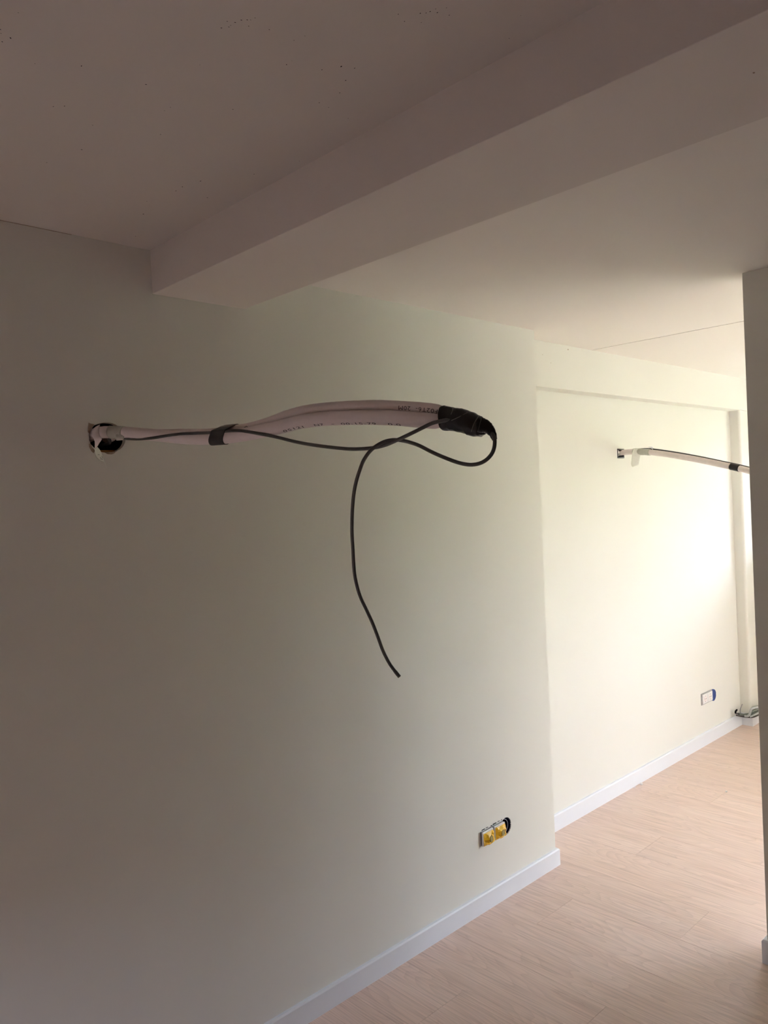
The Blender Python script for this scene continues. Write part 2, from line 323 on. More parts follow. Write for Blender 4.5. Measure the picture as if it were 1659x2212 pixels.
CC_LOW = [(5.1180, 0.1645, 0.0976), (5.1842, 0.1590, 0.0760), (5.2281, 0.1410, 0.0646), (5.2386, 0.1095, 0.0675), (5.2809, 0.1020, 0.0669), (5.3916, 0.1020, 0.0622)]
CC_PALE = [(5.2065, 0.1500, 0.0755), (5.2136, 0.1350, 0.0750), (5.2164, 0.1240, 0.0823), (5.2181, 0.1150, 0.1047), (5.2195, 0.1075, 0.1239), (5.2553, 0.0960, 0.1286), (5.3799, 0.0960, 0.1093)]
CC_GREEN = [(5.1637, 0.1680, 0.0958), (5.2247, 0.1630, 0.0769), (5.2473, 0.1420, 0.0785), (5.2650, 0.1130, 0.0855), (5.4098, 0.1080, 0.0822)]
CC_WIRE = [(5.2305, 0.1703, 0.1451), (5.2134, 0.1715, 0.1302), (5.1993, 0.1725, 0.1147), (5.1977, 0.1725, 0.0967), (5.2273, 0.1700, 0.0767)]
CC_PLUG = [(5.1419, 0.1700, 0.1277), (5.1227, 0.1715, 0.1196), (5.1188, 0.1717, 0.1098), (5.1397, 0.1700, 0.1039), (5.1819, 0.1665, 0.0905)]
CC_DARK = [(5.2477, 0.1270, 0.0870), (5.2667, 0.1130, 0.1035), (5.3006, 0.1080, 0.1061), (5.4107, 0.1080, 0.0913)]
CC_PALE2 = [(5.2255, 0.1220, 0.0714), (5.2434, 0.1050, 0.0794), (5.2926, 0.1000, 0.0815), (5.3872, 0.1000, 0.0729)]

# ------------------------------------------------------------------ room shell
XL, YB = LX, -5.0               # walls behind the photographer
XE, YFAR, YBAND, XJ, YJ = 2.797, 0.1986, 0.1165, 5.268, 0.130
H1, H2, HB = 2.2996, 2.2913, 2.1826
BX0, BX1, BZ = 1.0377, 1.3332, 2.1826
XP, YP = 2.6637, -0.918

floor = box('floor', XL - .1, WX + .1, YB - .1, .45, -.08, -.0010, M['subfloor']); tag(floor, kind='structure')
PW, PL, G = .2465, 1.30, .0008
plank_cache = {}
def plank_mesh(w, l):
    k = (round(w, 4), round(l, 4))
    if k not in plank_cache:
        bm = bmesh.new(); bm_box(bm, -w / 2, w / 2, -l / 2, l / 2, -.0010, 0, .0003, 1)
        me = bpy.data.meshes.new('plank'); bmesh.ops.recalc_face_normals(bm, faces=bm.faces); bm.to_mesh(me); bm.free()
        me.materials.append(M['plank']); plank_cache[k] = me
    return plank_cache[k]
i0 = math.floor((XL - 2.357) / PW)
for i in range(i0, 14):
    x0, x1 = max(XL, 2.357 + i * PW), min(WX, 2.357 + (i + 1) * PW)
    if x1 - x0 < .02: continue
    top = .0 if x1 < XE + .02 else YFAR
    jy = (-.208, -.64, -1.075)[i % 3] - (.055 if i == -3 else 0)
    cuts = [top] + [c for c in (jy + PL * k for k in range(2, -6, -1)) if YB + .05 < c < top - .05] + [YB]
    for a, b in zip(cuts, cuts[1:]):
        o = link('plank', plank_mesh(x1 - x0 - G, a - b - G), None)
        o.location = ((x0 + x1) / 2, (a + b) / 2, 0); o.parent = floor

# walls
def round_hole(cx, cz, r, n=40, ry=None):
    return [(cx + r * math.cos(2 * math.pi * k / n), cz + (ry or r) * math.sin(2 * math.pi * k / n)) for k in range(n)]
def ragged_hole():
    pts = []
    for k in range(64):
        th = 2 * math.pi * k / 64
        rr = 1 + .02 * noise.noise(Vector((math.cos(th) * 3, math.sin(th) * 3, 1.7)))
        left = max(0, -math.cos(th)); rr += left * .05 * noise.noise(Vector((math.cos(th) * 9, math.sin(th) * 9, 4.2)))
        if math.sin(th) < -.75: rr += .03 * noise.noise(Vector((th * 8, 0, 0)))
        pts.append((.8917 + .0488 * rr * math.cos(th), 1.7920 + .0395 * rr * math.sin(th)))
    return pts
HOLE = ragged_hole()
SX = (2.335, 2.4085); SZ = .277; RX, RZ, RR = 2.4625, .2745, .0352
holes = [HOLE, round_hole(RX, RZ, RR), round_hole(SX[0], SZ, .022, 20)]
wall = board('wall_main', XL, XE, 0, H1, 0, .0125, holes, M['wall']); tag(wall, kind='structure')
box('end_board', XE - .0125, XE, .0125, YFAR, 0, H1, M['wall'], wall)
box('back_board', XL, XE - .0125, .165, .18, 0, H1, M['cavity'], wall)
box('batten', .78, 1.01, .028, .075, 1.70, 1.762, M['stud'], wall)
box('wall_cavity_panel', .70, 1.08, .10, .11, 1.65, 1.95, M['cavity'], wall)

# torn plasterboard edge of the round hole: a sleeve of raw gypsum just inside the cut and curled paper at the left
bm = bmesh.new()
n = len(HOLE)
rings = []
for d, s in ((.0008, .9995), (.006, .985), (.0122, .965)):
    rings.append([bm.verts.new((.8917 + (x - .8917) * s, d, 1.792 + (z - 1.792) * s)) for x, z in HOLE])
for a, b in zip(rings, rings[1:]):
    for k in range(n):
        bm.faces.new((a[k], a[(k + 1) % n], b[(k + 1) % n], b[k]))
from_bm('hole_edge', bm, M['board_edge'], wall)
def torn_patch(pts, name='torn_paper'):
    bm = bmesh.new()
    f = [bm.verts.new((x, -.0006 - .0010 * ((i * 37) % 5) / 4, z)) for i, (x, z) in enumerate(pts)]
    b = [bm.verts.new((x, .0004, z)) for x, z in pts]
    bm.faces.new(f)
    for k in range(len(pts)):
        bm.faces.new((f[k], b[k], b[(k + 1) % len(pts)], f[(k + 1) % len(pts)]))
    return from_bm(name, bm, M['torn'], wall)
torn_patch([(.845, 1.800), (.841, 1.806), (.8425, 1.818), (.8440, 1.8285), (.8460, 1.8275), (.8495, 1.8265), (.8590, 1.8245), (.853, 1.818), (.848, 1.811)])
torn_patch([(.842, 1.775), (.8425, 1.767), (.847, 1.7575), (.853, 1.752), (.8575, 1.757), (.851, 1.766), (.8465, 1.775)])
torn_patch([(.881, 1.754), (.889, 1.7495), (.900, 1.7488), (.907, 1.751), (.912, 1.755), (.898, 1.7555)])

# the recess beyond the wall's end
FH = [(3.800, 1.765), (3.872, 1.765), (3.872, 1.8165), (3.800, 1.8165)]
BLX, BLZ = 4.850, .281
wfar = board('wall_far', XE - .1, WX + .05, 0, H2, YFAR, YFAR + .0125, [FH, round_hole(BLX, BLZ, .0355)], M['wall']); tag(wfar, kind='structure')
box('back_board', XE - .1, WX + .05, .40, .41, 0, H2, M['cavity'], wfar)
band = box('trim_1', XE, WX, YBAND, YFAR + .002, 2.082, H2, M['wall']); tag(band, 'plastered band running along the top of the recessed wall', kind='structure')
bm = bmesh.new()
for x, z, s in ((3.026, 2.229, .0022), (3.090, 2.197, .0022), (3.238, 2.2735, .0042)):
    bmesh.ops.create_icosphere(bm, subdivisions=1, radius=s, matrix=Matrix.Translation((x, YBAND, z)) @ Matrix.Diagonal((1, .25, .8, 1)))
dm = from_bm('screw_marks', bm, M['torn'], band); dm['kind'] = 'stuff'

# pier with a rounded corner beside the window
bm = bmesh.new(); prof = [(XJ, YFAR + .003)]
for k in range(7):
    a = math.pi + k / 6 * math.pi / 2
    prof.append((XJ + .018 + .018 * math.cos(a), YJ + .018 + .018 * math.sin(a)))
prof += [(WX, YJ), (WX, YFAR + .003)]
lo = [bm.verts.new((x, y, 0)) for x, y in prof]; hi = [bm.verts.new((x, y, 2.083)) for x, y in prof]
bm.faces.new(lo[::-1]); bm.faces.new(hi)
for k in range(len(prof)):
    bm.faces.new((lo[k], lo[(k + 1) % len(prof)], hi[(k + 1) % len(prof)], hi[k]))
pier = from_bm('wall_pier', bm, M['wall']); tag(pier, kind='structure')

part = box('wall_right', XP, XP + .115, YB, YP, 0, H2, M['wall'], bev=.0015); tag(part, kind='structure')
bm = bmesh.new()
for a in ((YB, LY0, 0, H1), (LY1, .2, 0, H1), (LY0, LY1, 0, LZ0), (LY0, LY1, LZ1, H1)):
    bm_box(bm, XL - .12, XL, a[0], a[1], a[2], a[3])
wl = from_bm('wall_left', bm, M['absorbwall']); tag(wl, kind='structure')
fill_win = empty('fill_window_2', (XL - .06, (LY0 + LY1) / 2, LZ0)); tag(fill_win, 'added fill window in the unseen left wall', kind='structure')  # unseen window added to light the beam face and left ceiling
for nm, a in (('frame_rail', (LY0, LY1, LZ0, LZ0 + .05)), ('frame_rail', (LY0, LY1, LZ1 - .05, LZ1)), ('frame_stile', (LY0, LY0 + .05, LZ0 + .05, LZ1 - .05)), ('frame_stile', (LY1 - .05, LY1, LZ0 + .05, LZ1 - .05))):
    box(nm, XL - .09, XL - .03, a[0], a[1], a[2], a[3], M['white'], fill_win, .004)
box('pane', XL - .065, XL - .059, LY0 + .05, LY1 - .05, LZ0 + .05, LZ1 - .05, M['glass'], fill_win)
wb = box('wall_back', XL - .1, XP + .05, YB - .1, YB, 0, H1 + .02, M['absorbwall']); tag(wb, kind='structure')
wb2 = box('wall_back_far', XP + .05, WX + WT, YB - .1, YB, 0, H1 + .02, M['wall']); tag(wb2, kind='structure')

# end wall with the window
bm = bmesh.new()
for a in ((YB, DY0, 0, H2), (DY1, WY0, 0, H2), (WY1, .45, 0, H2), (WY0, WY1, 0, WZ0), (WY0, WY1, WZ1, H2), (DY0, DY1, 0, DZ0), (DY0, DY1, DZ1, H2)):
    bm_box(bm, WX, WX + WT, a[0], a[1], a[2], a[3])
we = from_bm('wall_end', bm, M['wall']); tag(we, kind='structure')
win = empty('window_1', (WX + .12, (WY0 + WY1) / 2, WZ0)); tag(win, 'white framed window in the end wall of the far room', kind='structure')
fx0, fx1, ft = WX + .09, WX + .15, .055
for nm, a in (('frame_rail', (WY0, WY1, WZ0, WZ0 + ft)), ('frame_rail', (WY0, WY1, WZ1 - ft, WZ1)), ('frame_stile', (WY0, WY0 + ft, WZ0 + ft, WZ1 - ft)), ('frame_stile', (WY1 - ft, WY1, WZ0 + ft, WZ1 - ft)), ('mullion', ((WY0 + WY1) / 2 - .04, (WY0 + WY1) / 2 + .04, WZ0 + ft, WZ1 - ft))):
    box(nm, fx0, fx1, a[0], a[1], a[2], a[3], M['white'], win, .004)
for a, b in ((WY0 + ft, (WY0 + WY1) / 2 - .04), ((WY0 + WY1) / 2 + .04, WY1 - ft)):
    box('pane', WX + .115, WX + .121, a, b, WZ0 + ft, WZ1 - ft, M['glass'], win)
box('sill', WX - .02, WX + .088, WY0 - .02, WY1 + .02, WZ0 - .002, WZ0 + .02, M['white'], win, .003)

door = empty('fill_door_1', (WX + .12, (DY0 + DY1) / 2, 0)); tag(door, 'unseen glazed double door added to the end wall of the far room', kind='structure')
dm2 = (DY0 + DY1) / 2
for nm, a in (('frame_rail', (DY0, DY1, DZ0, DZ0 + .09)), ('frame_rail', (DY0, DY1, DZ1 - ft, DZ1)), ('frame_stile', (DY0, DY0 + ft, DZ0 + .09, DZ1 - ft)), ('frame_stile', (DY1 - ft, DY1, DZ0 + .09, DZ1 - ft)), ('mullion', (dm2 - .05, dm2 + .05, DZ0 + .09, DZ1 - ft))):
    box(nm, fx0, fx1, a[0], a[1], a[2], a[3], M['white'], door, .004)
for a, b in ((DY0 + ft, dm2 - .05), (dm2 + .05, DY1 - ft)):
    box('pane', WX + .115, WX + .121, a, b, DZ0 + .09, DZ1 - ft, M['glass'], door)

# ceilings and the boxed beam
ceil = box('ceiling', XL - .1, WX + WT, YB - .1, .45, 2.325, 2.40, M['cavity']); tag(ceil, kind='structure')
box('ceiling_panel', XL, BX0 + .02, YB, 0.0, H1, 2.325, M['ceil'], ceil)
box('ceiling_panel', BX1 - .02, 3.4435, YB, .2, H2, 2.325, M['ceil_lit'], ceil)
box('ceiling_panel', 3.4525, WX, YB, .2, H2, 2.325, M['ceil_lit'], ceil)
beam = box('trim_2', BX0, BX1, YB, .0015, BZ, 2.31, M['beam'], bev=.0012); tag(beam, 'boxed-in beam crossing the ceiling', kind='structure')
bm = bmesh.new()
for x, y, s in SPECKS:
    bmesh.ops.create_icosphere(bm, subdivisions=1, radius=s * 1.7, matrix=Matrix.Translation((x, y, H1)) @ Matrix.Rotation(x * 9, 4, 'Z') @ Matrix.Diagonal((1.5, .8, .3, 1)))
sp = from_bm('pinholes', bm, M['speck'], ceil); sp['kind'] = 'stuff'; sp['label'] = 'scattered dark pinholes in the ceiling'
bm = bmesh.new(); bmesh.ops.create_icosphere(bm, subdivisions=1, radius=.0022, matrix=Matrix.Translation((1.176, -1.517, BZ)) @ Matrix.Diagonal((1.2, .8, .3, 1)))
from_bm('dent', bm, M['torn'], beam)
# hairline crack where the wall meets the ceiling
bm = bmesh.new()
for k in range(26):
    xa, xb = .50 + k * .0125, .50 + (k + 1) * .0125
    w = .0006 + .0006 * abs(noise.noise(Vector((k * .7, 0, 0))))
    bm_box(bm, xa, xb, -.0005, .001, H1 - .0006 - w * 1.2, H1 - .0004, 0)
ck = from_bm('joint_crack', bm, M['torn'], wall)

# baseboards
def baseboard(name, path, h, t=.013, flip=1):
    """sweep a skirting profile along a floor polyline; path runs along the wall face, the room on its right when flip=1"""
    prof = [(0, 0), (t, 0), (t, h - .005), (t - .004, h), (0, h)]
    n = len(path); rows = []
    for i, p in enumerate(path):
        p = Vector(p)
        dirs = []
        if i: dirs.append((p - Vector(path[i - 1])).normalized())
        if i < n - 1: dirs.append((Vector(path[i + 1]) - p).normalized())
        ns = [Vector((d.y, -d.x)) * flip for d in dirs]
        nn = sum(ns, Vector((0, 0)))
        nn = nn / max(.3, nn.dot(ns[0])) if len(ns) > 1 else ns[0]
        rows.append([(p.x + nn.x * o, p.y + nn.y * o, z) for o, z in prof])
    bm = bmesh.new(); vs = [[bm.verts.new(c) for c in r] for r in rows]
    k = len(prof)
    for a, b in zip(vs, vs[1:]):
        for j in range(k): bm.faces.new((a[j], a[(j + 1) % k], b[(j + 1) % k], b[j]))
    bm.faces.new(vs[0][::-1]); bm.faces.new(vs[-1])
    o = from_bm(name, bm, M['white']); tag(o, kind='structure'); return o
baseboard('baseboard_main', [(XL, 0), (XE, 0), (XE, YFAR - .0135)], .0705)
baseboard('baseboard_far', [(XE + .0135, YFAR), (XJ, YFAR), (XJ, YJ), (WX, YJ)], .0775)
baseboard('baseboard_right', [(XP + .115, YB), (XP + .115, YP), (XP, YP), (XP, YB)], .080)

# outside
gr = box('ground', WX + WT, 70, -60, 60, -.5, -.3, M['lawn']); tag(gr, kind='structure')
pt = box('ground_fill_patio', -14, XL - .12, -25, 20, -.5, -.15, M['fill_patio']); tag(pt, kind='structure')  # unseen paving, coloured to warm the light through the added left window
fw_ = box('fill_boundary', -4.6, -4.5, -25, 20, -.15, 1.7, M['fill_fence']); tag(fw_, kind='structure')  # unseen fence added to warm and limit light at the left window
sky_slab = box('sky_block_slab', WX + WT, 6.70, -7, 5, 2.12, 2.34, M['concrete']); tag(sky_slab, kind='structure')  # unseen slab added to cap the sky angle through the glazing

bm = bmesh.new(); W_, H_ = 90, 14; g_ = []
for i in range(W_ + 1):
    row = []
    for j in range(H_ + 1):
        p = Vector((13.0 - .5 * (j / H_) ** 2, -32 + 64 * i / W_, -.3 + 3.2 * j / H_))
        k_ = noise.noise(p * .9) + .5 * noise.noise(p * 2.3)
        row.append(bm.verts.new(p + Vector((-.45 * k_, 0, .35 * k_ * j / H_))))
    row.append(bm.verts.new(Vector((15.0, row[-1].co.y, row[-1].co.z)))); row.append(bm.verts.new(Vector((15.0, row[0].co.y, -.3))))
    g_.append(row)
for i in range(W_):
    n_ = len(g_[0])
    for j in range(n_): bm.faces.new((g_[i][j], g_[i + 1][j], g_[i + 1][(j + 1) % n_], g_[i][(j + 1) % n_]))
bm.faces.new(g_[0][::-1]); bm.faces.new(g_[-1])
hg = from_bm('sky_block_hedge', bm, M['sky_block_hedge'], None, True); tag(hg, kind='structure')  # unseen hedge added to block low sky light

# ------------------------------------------------------------------ text helper: flat lettering wrapped on a tube
def text_mesh(body, size):
    cu = bpy.data.curves.new('lettering', 'FONT'); cu.body = body; cu.size = size; cu.resolution_u = 3; cu.space_character = 1.12
    ob = bpy.data.objects.new('lettering', cu); COL.objects.link(ob)
    dg = bpy.context.evaluated_depsgraph_get(); dg.update()
    me = bpy.data.meshes.new_from_object(ob.evaluated_get(dg))
    bpy.data.objects.remove(ob); bpy.data.curves.remove(cu)
    return me
def wrap_text(name, body, size, fr, r, s_from, s_to, phi0, parent, mat):
    """text runs along the tube from arc length s_from to s_to (fractions of the tube's length)"""
    S = [0.0]
    for a, b in zip(fr, fr[1:]): S.append(S[-1] + (b[0] - a[0]).length)
    tot = S[-1]
    me = text_mesh(body, size)
    bm = bmesh.new(); bm.from_mesh(me); bpy.data.meshes.remove(me)
    bmesh.ops.triangulate(bm, faces=bm.faces)
    bmesh.ops.subdivide_edges(bm, edges=[e for e in bm.edges if e.calc_length() > size * .25], cuts=1)
    xs = [v.co.x for v in bm.verts]; w0, w1 = min(xs), max(xs)
    ys = [v.co.y for v in bm.verts]; yc = (min(ys) + max(ys)) / 2
    sgn = 1 if s_to > s_from else -1
    for v in bm.verts:
        s = (s_from + (s_to - s_from) * (v.co.x - w0) / (w1 - w0)) * tot
        j = 0
        while j < len(S) - 2 and S[j + 1] < s: j += 1
        f = (s - S[j]) / max(1e-9, S[j + 1] - S[j])
        c = fr[j][0].lerp(fr[j + 1][0], f); t = fr[j][1].lerp(fr[j + 1][1], f).normalized()
        side = t.cross(Vector((0, 0, 1))).normalized(); up = side.cross(t).normalized()
        ph = phi0 + sgn * (v.co.y - yc) / r
        v.co = c + (side * math.cos(ph) + up * math.sin(ph)) * (r + .0004)
    return from_bm(name, bm, mat, parent)

# ------------------------------------------------------------------ pipe bundle sticking out of the round hole
RA, RB, RC = .015, .013, .0037
bundle = empty('pipe_bundle', (.8917, -.02, 1.792))
tag(bundle, 'pair of pink-white foam-insulated pipes jutting from the ragged round hole', 'pipes')
pa, frA = tube('insulated_pipe', PIPE_A, lambda t: RA * (1 - .38 * max(0, min(1, (t - .968) / .02))), M['foam'], bundle, 28, jitter=.0004)
pb, frB = tube('insulated_pipe', PIPE_B, lambda t: RB * (1 - .25 * max(0, min(1, (t - .97) / .02))), M['foam'], bundle, 28, jitter=.0004, seed=5)
def s_at(fr, y):
    S = [0.0]
    for a, b in zip(fr, fr[1:]): S.append(S[-1] + (b[0] - a[0]).length)
    return S[min(range(len(fr)), key=lambda i: abs(fr[i][0].y - y))] / S[-1]
wrap_text('lettering', 'F02T6-  20M', .0118, frB, RB, s_at(frB, -.919), s_at(frB, -.838), -.12, pb, M['ink'])
wrap_text('lettering', '1', .0095, frB, RB, s_at(frB, -.4405), s_at(frB, -.437), .10, pb, M['ink'])
wrap_text('lettering', '0', .0095, frB, RB, s_at(frB, -.4555), s_at(frB, -.4475), .10, pb, M['ink'])
for w_, a_, b_ in (('05121', .62, .672), ('N7', .70, .722), ('-', .742, .748), ('00-15-79', .765, .845), ('0.0', .872, .90)):
    wrap_text('lettering', w_, .010, frA, RA, a_, b_, -1.02, pa, M['ink'])

def at_y(fr, y):
    return min(fr, key=lambda f: abs(f[0].y - y))
# strap round both pipes and the cable
fa = at_y(frA, -.388); c0, tA = fa[0], fa[1]
side = tA.cross(Vector((0, 0, 1))).normalized(); upv = side.cross(tA).normalized()
def on_plane(path, off):
    best = min(path, key=lambda p: abs((p - c0).dot(tA) - off)); d = best - c0
    return d.dot(side), d.dot(upv)
pathA = [f[0] for f in frA]; pathB = [f[0] for f in frB]; pathC = catmull(CABLE_1)
def hull_loop(off, grow):
    pts = []
    for path, r in ((pathA, RA), (pathB, RB), (pathC, RC)):
        u, v = on_plane(path, off)
        pts += [(u + (r + grow) * math.cos(2 * math.pi * k / 40), v + (r + grow) * math.sin(2 * math.pi * k / 40)) for k in range(40)]
    pts = sorted(set(pts))
    def half(ps):
        h = []
        for p in ps:
            while len(h) >= 2 and (h[-1][0] - h[-2][0]) * (p[1] - h[-2][1]) - (h[-1][1] - h[-2][1]) * (p[0] - h[-2][0]) <= 0: h.pop()
            h.append(p)
        return h
    a, b = half(pts), half(pts[::-1]); hull = a[:-1] + b[:-1]
    # even resample starting at the top
    cen = (sum(p[0] for p in hull) / len(hull), sum(p[1] for p in hull) / len(hull))
    N = 56; out = []
    L = [0]
    hull = hull + [hull[0]]
    for p, q in zip(hull, hull[1:]): L.append(L[-1] + math.hypot(q[0] - p[0], q[1] - p[1]))
    for k in range(N):
        s = L[-1] * k / N; j = 0
        while L[j + 1] < s: j += 1
        f = (s - L[j]) / (L[j + 1] - L[j] or 1)
        out.append((hull[j][0] + (hull[j + 1][0] - hull[j][0]) * f, hull[j][1] + (hull[j + 1][1] - hull[j][1]) * f))
    # rotate so index 0 is nearest straight up
    i0 = max(range(N), key=lambda i: out[i][1]); return out[i0:] + out[:i0]
SHW = .0215
def strap_shell(name, g0, g1, w0, w1, sel, mat, parent):
    bm = bmesh.new(); N = 56
    rows = []
    for off, g in ((w0, g0), (w0, g1), (w1, g1), (w1, g0)):
        lp = hull_loop(0.0, g)
        dsh = [on_plane(pathA, off)[i] - on_plane(pathA, 0)[i] for i in (0, 1)]
        rows.append([bm.verts.new(c0 + tA * (off + .012 * (lp[k][1] / .03)) + side * (lp[k][0] + dsh[0]) + upv * (lp[k][1] + dsh[1])) for k in range(N)])
    idx = list(range(N)) if sel is None else sel
    for k in idx:
        if sel is not None and k == idx[-1]: break
        k2 = (k + 1) % N if sel is None else idx[idx.index(k) + 1]
        for a in range(4):
            bm.faces.new((rows[a][k], rows[a][k2], rows[(a + 1) % 4][k2], rows[(a + 1) % 4][k]))
    if sel is not None:
        bm.faces.new([rows[a][idx[0]] for a in range(4)]); bm.faces.new([rows[a][idx[-1]] for a in range(4)][::-1])
        for v in [v for v in bm.verts if not v.link_faces]: bm.verts.remove(v)
    o = from_bm(name, bm, mat, parent)
    return o
strap = strap_shell('strap', .0006, .0022, -SHW, SHW, None, M['strap'], bundle)
# loose end of the strap lying over the top towards the photographer
tabsel = [i % 56 for i in range(-6, 13)]
tab_o = strap_shell('strap_end', .0023, .0036, -SHW * .62, SHW * .98, tabsel, M['strap_tab'], strap)

# black tape round the far end, wrinkled
UPB = .75
def wrinkled(name, prof, depth, parent, mat, seed, amp, seg=44):
    pts = [Vector(p) for p, _ in prof]; rr = [r for _, r in prof]
    n = 60; rings = []
    # resample
    for i in range(n + 1):
        f = i / n * (len(pts) - 1); j = min(int(f), len(pts) - 2); u = f - j
        u2 = u * u * (3 - 2 * u)
        c = pts[j].lerp(pts[j + 1], u); r = rr[j] + (rr[j + 1] - rr[j]) * u2
        t = (pts[min(j + 1, len(pts) - 1)] - pts[max(j - (1 if u < .5 else 0), 0)]).normalized()
        s = t.cross(Vector((0, 0, 1)))
        if s.length < .2: s = Vector((-.97, -.25, 0))
        s.normalize(); up = s.cross(t).normalized().lerp(Vector((0, 0, 1)), UPB).normalized()
        ring = []
        for k in range(seg):
            th = 2 * math.pi * k / seg
            sq = lambda q: math.copysign(abs(q) ** .72, q)
            d = s * sq(math.cos(th)) * depth + up * sq(math.sin(th))
            # spiral overlaps of the tape plus crumples
            lap = ((i / n * 3.4 + k / seg * 1.0) % 1.0)
            w = amp * (.55 * (1 - lap) ** 6 + noise.noise(Vector((c * 95 + d * 1.4 + Vector((seed, 0, 0))))) * .9 + .5 * noise.noise(Vector((i * .16, th * 2.2, seed))))
            ring.append(c + d * r + d.normalized() * w)
        rings.append(ring)
    bm = bmesh.new(); loft_bm(bm, rings)
    return from_bm(name, bm, mat, parent, smooth=True)
tp = wrinkled('end_tape', TAPE, .98, bundle, M['tape'], 3, .0016)
UPB = 0.0
tl = wrinkled('tape_tail', TAIL, .75, tp, M['tape'], 11, .0010, 28)
# crease highlights painted in as thin grey threads on the tape
for pts in ([(.37, 1.1, .0), (.42, .75, .0), (.42, .35, 0)], [(.62, .9, 0), (.55, .3, 0), (.45, -.1, 0)], [(.85, 1.0, 0), (.84, .2, 0), (.82, -.5, 0)]):
    base = [Vector(p) for p, _ in TAPE]
    P = []
    for f, ph, _ in pts:
        g = f * (len(base) - 1); j = min(int(g), len(base) - 2)
        c = base[j].lerp(base[j + 1], g - j); t = (base[j + 1] - base[j]).normalized()
        s = t.cross(Vector((0, 0, 1))).normalized(); up = s.cross(t); r = TAPE[j][1]
        P.append(c + s * math.cos(ph) * .98 * (r + .0020) + up * math.sin(ph) * (r + .0020) - t * 0)
    tube('crease_highlight', P, .0007, M['strap_tab'], tp, 6)

# ------------------------------------------------------------------ grey control cable
cab = empty('control_cable', (.90, -.02, 1.779))
tag(cab, 'dark grey cable strapped to the foam pipes, looping and dangling by the wall', 'cable')
tube('cable_run', CABLE_1, RC, M['cable'], cab, 16)
c2, fr2 = tube('cable_tail', CABLE_2, lambda t: RC * (1.12 if t > .985 else 1.0), M['cable'], cab, 16)

# ------------------------------------------------------------------ paper tape hanging from the pipe at the hole
flag = empty('tape_flag', (.86, -.05, 1.80))
tag(flag, 'crumpled pale paper tape with scribbles hanging off the pipe at the round hole', 'tape')
def ribbon(name, L, R, mat, parent, th=.0005, bow=.0):
    nrm = (Vector(R[0]) - Vector(L[0])).cross(Vector(L[1]) - Vector(L[0])).normalized()
    Lp, Rp = catmull(L, .003), catmull(R, .003); n = max(len(Lp), len(Rp)); n = 40
    def rs(p, k): 
        f = k / n * (len(p) - 1); j = min(int(f), len(p) - 2); return p[j].lerp(p[j + 1], f - j)
    W = 6; bm = bmesh.new(); A = []; B = []
    for k in range(n + 1):
        l, r = rs(Lp, k), rs(Rp, k); ra = []; rb = []
        for w in range(W + 1):
            u = w / W; c = l.lerp(r, u) + Vector((-.72, -.69, 0)) * bow * math.sin(math.pi * u) * (l - r).length
            c = c + Vector((-.72, -.69, 0)) * .0006 * noise.noise(c * 160)
            ra.append(bm.verts.new(c)); rb.append(bm.verts.new(c + Vector((.70, .71, 0)) * th))
        A.append(ra); B.append(rb)
    for k in range(n):
        for w in range(W):
            bm.faces.new((A[k][w], A[k][w + 1], A[k + 1][w + 1], A[k + 1][w])); bm.faces.new((B[k][w + 1], B[k][w], B[k + 1][w], B[k + 1][w + 1]))
        bm.faces.new((A[k][0], A[k + 1][0], B[k + 1][0], B[k][0])); bm.faces.new((A[k][W], B[k][W], B[k + 1][W], A[k + 1][W]))
    for k in (0, n):
        for w in range(W): bm.faces.new((A[k][w], B[k][w], B[k][w + 1], A[k][w + 1]))
    return from_bm(name, bm, mat, parent, smooth=True)
ribbon('sleeve_fold', FLAG_L[:6], FLAG_R[:6], M['pinktape'], flag, .0006, .22)
tail = ribbon('tape_end', FLAG_L[5:], FLAG_R[5:], M['flag'], flag, .0004, .06)
tube('torn_thread', FLAG_TIP, lambda t: .0008 * (1.1 - t * .6), M['flag'], tail, 6)
for s in SCRIB:
    off = Vector((-.0021, -.0022, .0006))
    tube('handwriting', [Vector(p) + off for p in s], .00032, M['pencil'], tail, 5, .001)
# translucent wrap round the elbow of the pipe
seg = [p for p in pathA if -.083 < p.y < -.045]
tube('tape_wrap', [seg[0], seg[len(seg) // 2], seg[-1]], .0162, M['flagwrap'], flag, 26, jitter=.0012, seed=9)
ribbon('wrap_flap', [(.8780, -.0790, 1.7925), (.8775, -.0775, 1.7830), (.8790, -.0770, 1.7775)], [(.8930, -.0930, 1.7905), (.8925, -.0920, 1.7820), (.8905, -.0900, 1.7775)], M['flagwrap'], flag, .0005)

